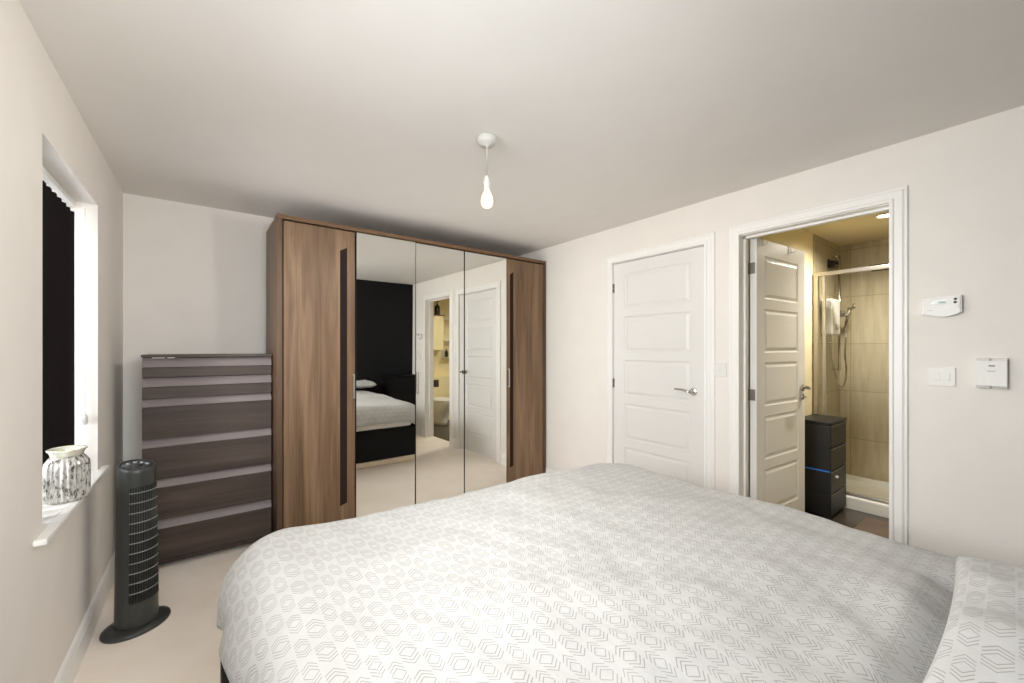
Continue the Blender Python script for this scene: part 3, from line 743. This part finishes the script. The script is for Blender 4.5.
# ------------------------------------------------------------------ bathroom shell
struct(MB().box(BX0, BX1+0.1, BY0-.1, BY1+.1, -0.1, 0.001).build('floor_bathroom', 'slate'), 'dark slate-look bathroom floor', 'floor')
struct(MB().box(BX0, BX1+0.1, BY0-.1, BY1+.1, H, H+0.1).build('ceiling_bathroom', 'bath_ceiling'), 'yellowish bathroom ceiling', 'ceiling')
SX = 4.20
struct(MB().box(BX0, SX+0.02, BY1, BY1+0.1, 0, H).build('wall_bathroom_left', 'bath_wall'), 'cream bathroom wall behind the open door', 'wall')
struct(MB().box(SX+0.02, BX1, BY1-0.010, BY1+0.1, 0, H).build('wall_shower_left', 'tile_side'), 'beige tiled side wall of the shower', 'wall')
struct(MB().box(BX1, BX1+0.1, BY0, BY1, 0, H).build('wall_shower_back', 'tile_back'), 'beige tiled back wall of the shower', 'wall')
struct(MB().box(BX0, BX1, BY0-0.1, BY0, 0, H).build('wall_bathroom_right', 'bath_wall'), 'cream bathroom wall behind the toilet, seen in the mirror', 'wall')
struct(MB().box(BX0, BX0+0.004, BY0, D2[0]-0.07, 0, H).build('wall_bathroom_front', 'bath_wall'), 'cream inner face of the bedroom partition', 'wall')
struct(MB().box(BX0, SX-0.1, BY0, BY0+0.16, 0.001, 0.80, 0.004).build('trim_5', 'bath_wall'), 'half-height cream boxing behind the toilet', 'boxing')
baseboard('baseboard_bathroom', 'white skirting board behind the open bathroom door', 'x', BY1, -1, BX0, SX-0.05)

# shower
tr = thing('shower_tray', 'low white shower tray on the slate floor', 'shower tray', (4.55, 0.55, 0))
b = MB(); y0s, y1s = -0.05, BY1-0.012
b.box(SX-0.03, BX1-.002, y0s, y1s, 0.001, 0.06, 0.004); b.box(SX-0.03, SX+0.04, y0s, y1s, 0.05, 0.10, 0.012); b.box(BX1-.05, BX1-.002, y0s, y1s, 0.05, 0.10, 0.01)
b.box(SX-.03, BX1-.002, y0s, y0s+.05, 0.05, 0.10, 0.01); b.box(SX-.03, BX1-.002, y1s-.05, y1s, 0.05, 0.10, 0.01)
b.build('tray', 'ceramic', tr)
MB().lathe([(0, 0.06), (0.045, 0.06), (0.04, 0.066), (0, 0.068)], (4.56, 0.6, 0), 24).build('waste_cover', 'chrome', tr)
se = thing('shower_screen', 'framed clear glass shower screen across the alcove', 'shower screen', (SX, 0.6, 0.1))
b = MB(); b.box(SX-0.006, SX+0.030, -0.04, 1.238, 1.925, 1.957, 0.003); b.build('top_rail', 'satin', se)
b = MB(); b.box(SX-0.004, SX+0.028, 1.205, 1.238, 0.10, 1.925, 0.003); b.box(SX+0.0, SX+0.022, 1.155, 1.175, 0.12, 1.925, 0.003); b.build('wall_profile', 'satin', se)
MB().box(SX-0.004, SX+0.028, -0.04, -0.01, 0.10, 1.925, 0.003).build('end_profile', 'satin', se)
MB().box(SX-0.004, SX+0.028, -0.01, 1.205, 0.10, 0.122, 0.003).build('bottom_rail', 'satin', se)
MB().box(SX+0.010, SX+0.016, -0.01, 1.205, 0.122, 1.925).build('glass_panel', 'screen', se)
# electric shower with riser, head and hose
yw = BY1-0.012
es_ = thing('electric_shower', 'white electric shower unit with riser rail and hose on the tiled wall', 'shower', (4.5, yw, 1.3))
b = MB(); b.box(4.38, 4.60, yw-0.085, yw, 1.425, 1.745, 0.018, 4); un = b.build('heater_unit', 'plastic', es_)
b = MB(); b.lathe([(0, 0), (0.028, 0), (0.025, -0.014), (0, -0.016)], (4.49, yw-0.084, 1.50), 20, axis='Y'); b.build('dial', 'plastic_shade', un)
b = MB(); b.tube([(4.705, yw-0.05, 1.10), (4.705, yw-0.05, 2.17)], 0.0105, 12)
for z in (1.11, 2.16): b.tube([(4.705, yw, z), (4.705, yw-0.05, z)], 0.010, 10)
b.build('riser_rail', 'chrome', es_)
b = MB(); b.box(4.683, 4.768, yw-0.085, yw-0.03, 1.60, 1.66, 0.012); b.tube([(4.705, yw-0.08, 1.62), (4.702, yw-0.12, 1.60)], 0.016, 12); b.build('slider', 'chrome', es_)
b = MB(); b.tube([(4.702, yw-0.10, 1.50), (4.702, yw-0.115, 1.60), (4.702, yw-0.13, 1.68)], [0.011, 0.014, 0.018], 12)
b.lathe([(0, 0), (0.026, 0.003), (0.028, 0.010), (0.02, 0.02), (0, 0.022)], (4.702, yw-0.17, 1.69), 20, axis='Y'); b.build('hand_shower', 'chrome', es_)
b = MB(); pts = []
P0, P1 = Vector((4.49, yw-0.04, 1.43)), Vector((4.702, yw-0.10, 1.50))
ctl = [P0, Vector((4.49, yw-.045, 1.30)), Vector((4.52, yw-.06, 1.12)), Vector((4.60, yw-.07, 0.985)), Vector((4.70, yw-.075, 0.95)), Vector((4.775, yw-.08, 1.01)), Vector((4.78, yw-.085, 1.12)), Vector((4.72, yw-.09, 1.24)), Vector((4.70, yw-.1, 1.38)), P1]
for i in range(len(ctl)-1):
    a, b_, c_, d_ = ctl[max(i-1, 0)], ctl[i], ctl[i+1], ctl[min(i+2, len(ctl)-1)]
    for k in range(8):
        q = k/8; pts.append(0.5*((2*b_) + (c_-a)*q + (2*a-5*b_+4*c_-d_)*q*q + (3*b_-a-3*c_+d_)*q**3))
b.tube(pts + [P1], 0.008, 8); b.build('hose', 'chrome', es_)
# dark bracket near the riser top
b = MB(); b.box(4.56, 4.66, yw-0.055, yw, 2.05, 2.056, 0.002); b.box(4.56, 4.66, yw-0.057, yw-0.053, 2.05, 2.075, 0.001); b.box(4.56, 4.566, yw-0.055, yw, 2.05, 2.11, 0.002); b.box(4.654, 4.66, yw-0.055, yw, 2.05, 2.11, 0.002); b.box(4.56, 4.66, yw-.006, yw, 2.05, 2.13, .002)
tag(b.build('shower_shelf', 'bottle_dark'), 'small dark shelf on the tiled side wall beside the riser top', 'shelf')
# dark wire rack on the back wall
r = MB(); xw = BX1-0.004
for dz, dy in ((0, 0), (0.0, 0.1)):
    r.tube([(xw, 0.88+dy, 2.02), (xw-0.09, 0.88+dy, 2.02)], 0.004, 8)
r.tube([(xw-0.09, 0.86, 2.02), (xw-0.09, 1.0, 2.02)], 0.004, 8); r.tube([(xw-0.09, 0.86, 2.06), (xw-0.09, 1.0, 2.06)], 0.004, 8)
r.tube([(xw-0.01, 0.86, 2.02), (xw-0.01, 1.0, 2.02)], 0.004, 8); r.tube([(xw-.09, .86, 2.02), (xw-.09, .86, 2.06)], 0.004, 8); r.tube([(xw-.09, 1.0, 2.02), (xw-.09, 1.0, 2.06)], 0.004, 8)
tag(r.build('wire_rack', 'bottle_dark'), 'dark wire rack high on the tiled back wall of the shower', 'rack')

# downlights: one in view, one unseen and added to light the toilet side
def downlight(x, y, label, e):
    d = thing('downlight', label, 'light', (x, y, H), 'bathroom downlights')
    MB().lathe([(0.046, H-0.001), (0.052, H-0.001), (0.054, H-0.005), (0.051, H-0.008), (0.045, H-0.007), (0.044, H-0.002)], (x, y, 0), 32).build('bezel', 'plastic', d)
    MB().lathe([(0, H-0.010), (0.030, H-0.009), (0.045, H-0.006), (0.045, H-0.003), (0, H-0.003)], (x, y, 0), 24).build('lens', 'downlight_lens', d)
    light('downlight_lamp', 'SPOT', (x, y, H-0.03), e, (1.0, 0.95, 0.84), (0, 0, 0), spot_size=math.radians(165), spot_blend=0.9, shadow_soft_size=0.05)
downlight(4.04, 0.745, 'lit round downlight in the bathroom ceiling before the shower', 100)
downlight(3.30, -0.05, 'lit round downlight in the bathroom ceiling over the toilet, out of direct view', 18)

# storage tower behind the open door
tw = thing('storage_tower', 'black four-drawer plastic tower on the bathroom floor by the open door', 'storage tower', (3.955, 1.115, 0))
tx0, tx1, ty0, ty1, tz = 3.762, 4.145, 1.0, 1.225, 0.745
b = MB(); b.box(tx0, tx1, ty0+0.012, ty1, 0.02, tz-.02, 0.004); b.build('frame', 'tower', tw)
b = MB(); b.box(tx0-0.006, tx1+0.006, ty0-0.004, ty1+0.004, tz-.02, tz, 0.006); b.build('top', 'tower_face', tw)
for x in (tx0+.02, tx1-.02):
    for y in (ty0+.03, ty1-.02): MB().lathe([(0.012, 0.001), (0.014, 0.02)], (x, y, 0), 10).build('foot', 'tower', tw)
for k in range(4):
    za, zb = 0.028+k*0.174, 0.028+k*0.174+0.166
    d = MB(); d.box(tx0+0.004, tx1-0.004, ty0, ty0+0.014, za, zb, 0.004); d.box(tx0-0.003, tx0+.004, ty0+.004, ty1-.01, za, zb-.004, 0.003)
    dr = d.build('drawer', 'tower_face', tw)
    MB().box(tx0+.006, tx1-.006, ty0-.003, ty0+.004, zb-.010, zb-.005, 0.001).build('rim', 'tower_rim', dr)
    if k == 2:
        pass
    if k == 1:
        MB().box(tx0-.0045, tx0+.002, ty0+.006, ty1-.012, zb-.004, zb+.006, 0.002).build('blue_edge', 'blue', dr)['label'] = 'blue edge strip'
        MB().lathe([(0, 0), (0.007, 0), (0.011, -0.010), (0.009, -0.017), (0, -0.018)], (3.87, ty0, 0.315), 14, axis='Y').build('knob', 'plastic', dr)
# bath mat
b = MB(); b.box(3.35, 4.02, 0.22, 0.85, 0.001, 0.020, 0.008, 3)
tag(b.build('bath_mat', 'mat'), 'brown bath mat on the slate floor in front of the shower', 'bath mat')

# toilet (seen in the mirror)
tx, tyw = 3.38, BY0+0.16
tl = thing('toilet', 'white toilet against the boxing, seen in the wardrobe mirror', 'toilet', (tx, tyw+.26, 0))
def ell(cx, cy, z, rx, ryf, ryb, n=32):
    return [(cx+rx*math.cos(a), cy+(ryf if math.sin(a) > 0 else ryb)*math.sin(a), z) for a in [2*math.pi*k/n for k in range(n)]]
b = MB(); cyc = tyw+0.24
b.loft([ell(tx, cyc, 0.001, 0.12, 0.17, 0.24), ell(tx, cyc, 0.06, 0.115, 0.16, 0.24), ell(tx, cyc, 0.18, 0.125, 0.18, 0.24), ell(tx, cyc, 0.28, 0.155, 0.24, 0.24), ell(tx, cyc, 0.36, 0.18, 0.275, 0.24), ell(tx, cyc, 0.395, 0.182, 0.28, 0.24)])
b.build('pan', 'ceramic', tl)
b = MB(); b.loft([ell(tx, cyc, 0.397, 0.18, 0.28, 0.19), ell(tx, cyc, 0.403, 0.186, 0.287, 0.195), ell(tx, cyc, 0.413, 0.186, 0.287, 0.195), ell(tx, cyc, 0.416, 0.18, 0.28, 0.19)]); b.build('seat', 'plastic', tl)
b = MB(); b.loft([ell(tx, cyc, 0.419, 0.18, 0.28, 0.19), ell(tx, cyc, 0.425, 0.186, 0.287, 0.195), ell(tx, cyc, 0.433, 0.184, 0.284, 0.193), ell(tx, cyc, 0.442, 0.16, 0.25, 0.17)]); b.build('lid', 'plastic', tl)
b = MB(); b.box(tx-0.10, tx+.10, tyw, tyw+.006, 0.62, 0.75, 0.003); b.build('flush_plate', 'chrome', tl)
# wall cabinet and what stands on it
wc = thing('wall_cabinet', 'cream wall cabinet above the toilet, seen in the mirror', 'cabinet', (3.42, BY0, 1.28))
MB().box(3.27, 3.58, BY0, BY0+0.15, 1.28, 1.90, 0.003).build('body', 'cabinet', wc)
MB().box(3.273, 3.577, BY0+0.151, BY0+0.168, 1.284, 1.896, 0.003).build('door', 'cabinet', wc)
MB().box(3.26, 3.59, BY0, BY0+0.18, 1.90, 1.918, 0.003).build('top_board', 'rose_brown', wc)
b = MB(); b.lathe([(0, 1.919), (0.025, 1.919), (0.03, 1.93), (0.045, 1.975), (0.05, 2.01), (0.04, 2.05), (0.02, 2.07), (0.018, 2.09), (0, 2.09)], (3.36, BY0+.09, 0), 20)
tag(b.build('vase', 'rose_brown'), 'small rounded brown vase on the wall cabinet, seen in the mirror', 'vase')
bt = thing('bottle', 'dark pump bottle on the wall cabinet, right of the brown vase in the mirror', 'bottle', (3.49, BY0+.09, 1.919))
MB().lathe([(0, 1.919), (0.045, 1.919), (0.048, 1.93), (0.048, 2.06), (0.03, 2.09), (0.014, 2.10), (0.014, 2.12), (0, 2.12)], (3.49, BY0+.09, 0), 20).build('bottle_body', 'bottle_dark', bt)
b = MB(); b.tube([(3.49, BY0+.09, 2.12), (3.49, BY0+.09, 2.16)], 0.006, 8); b.box(3.478, 3.502, BY0+.075, BY0+.14, 2.155, 2.167, 0.003); b.build('pump', 'bottle_dark', bt)
rk = thing('shelf_rack', 'narrow white rack beside the wall cabinet, seen in the mirror', 'rack', (3.72, BY0, 1.1))
b = MB()
for x in (3.63, 3.81): b.box(x-.006, x+.006, BY0+.002, BY0+.014, 1.10, 2.02, 0.002)
b.build('uprights', 'plastic', rk)
for z in (1.14, 1.45, 1.85): MB().box(3.62, 3.82, BY0+.003, BY0+.14, z, z+.012, 0.003).build('shelf', 'plastic', rk)
b = MB(); b.lathe([(0, 1.1525), (0.03, 1.1525), (0.032, 1.16), (0.032, 1.25), (0.02, 1.27), (0.012, 1.275), (0.012, 1.30), (0, 1.30)], (3.69, BY0+.075, 0), 18)
tag(b.build('bottle', 'bottle_dark'), 'dark bottle on the lowest shelf of the narrow rack', 'bottle')
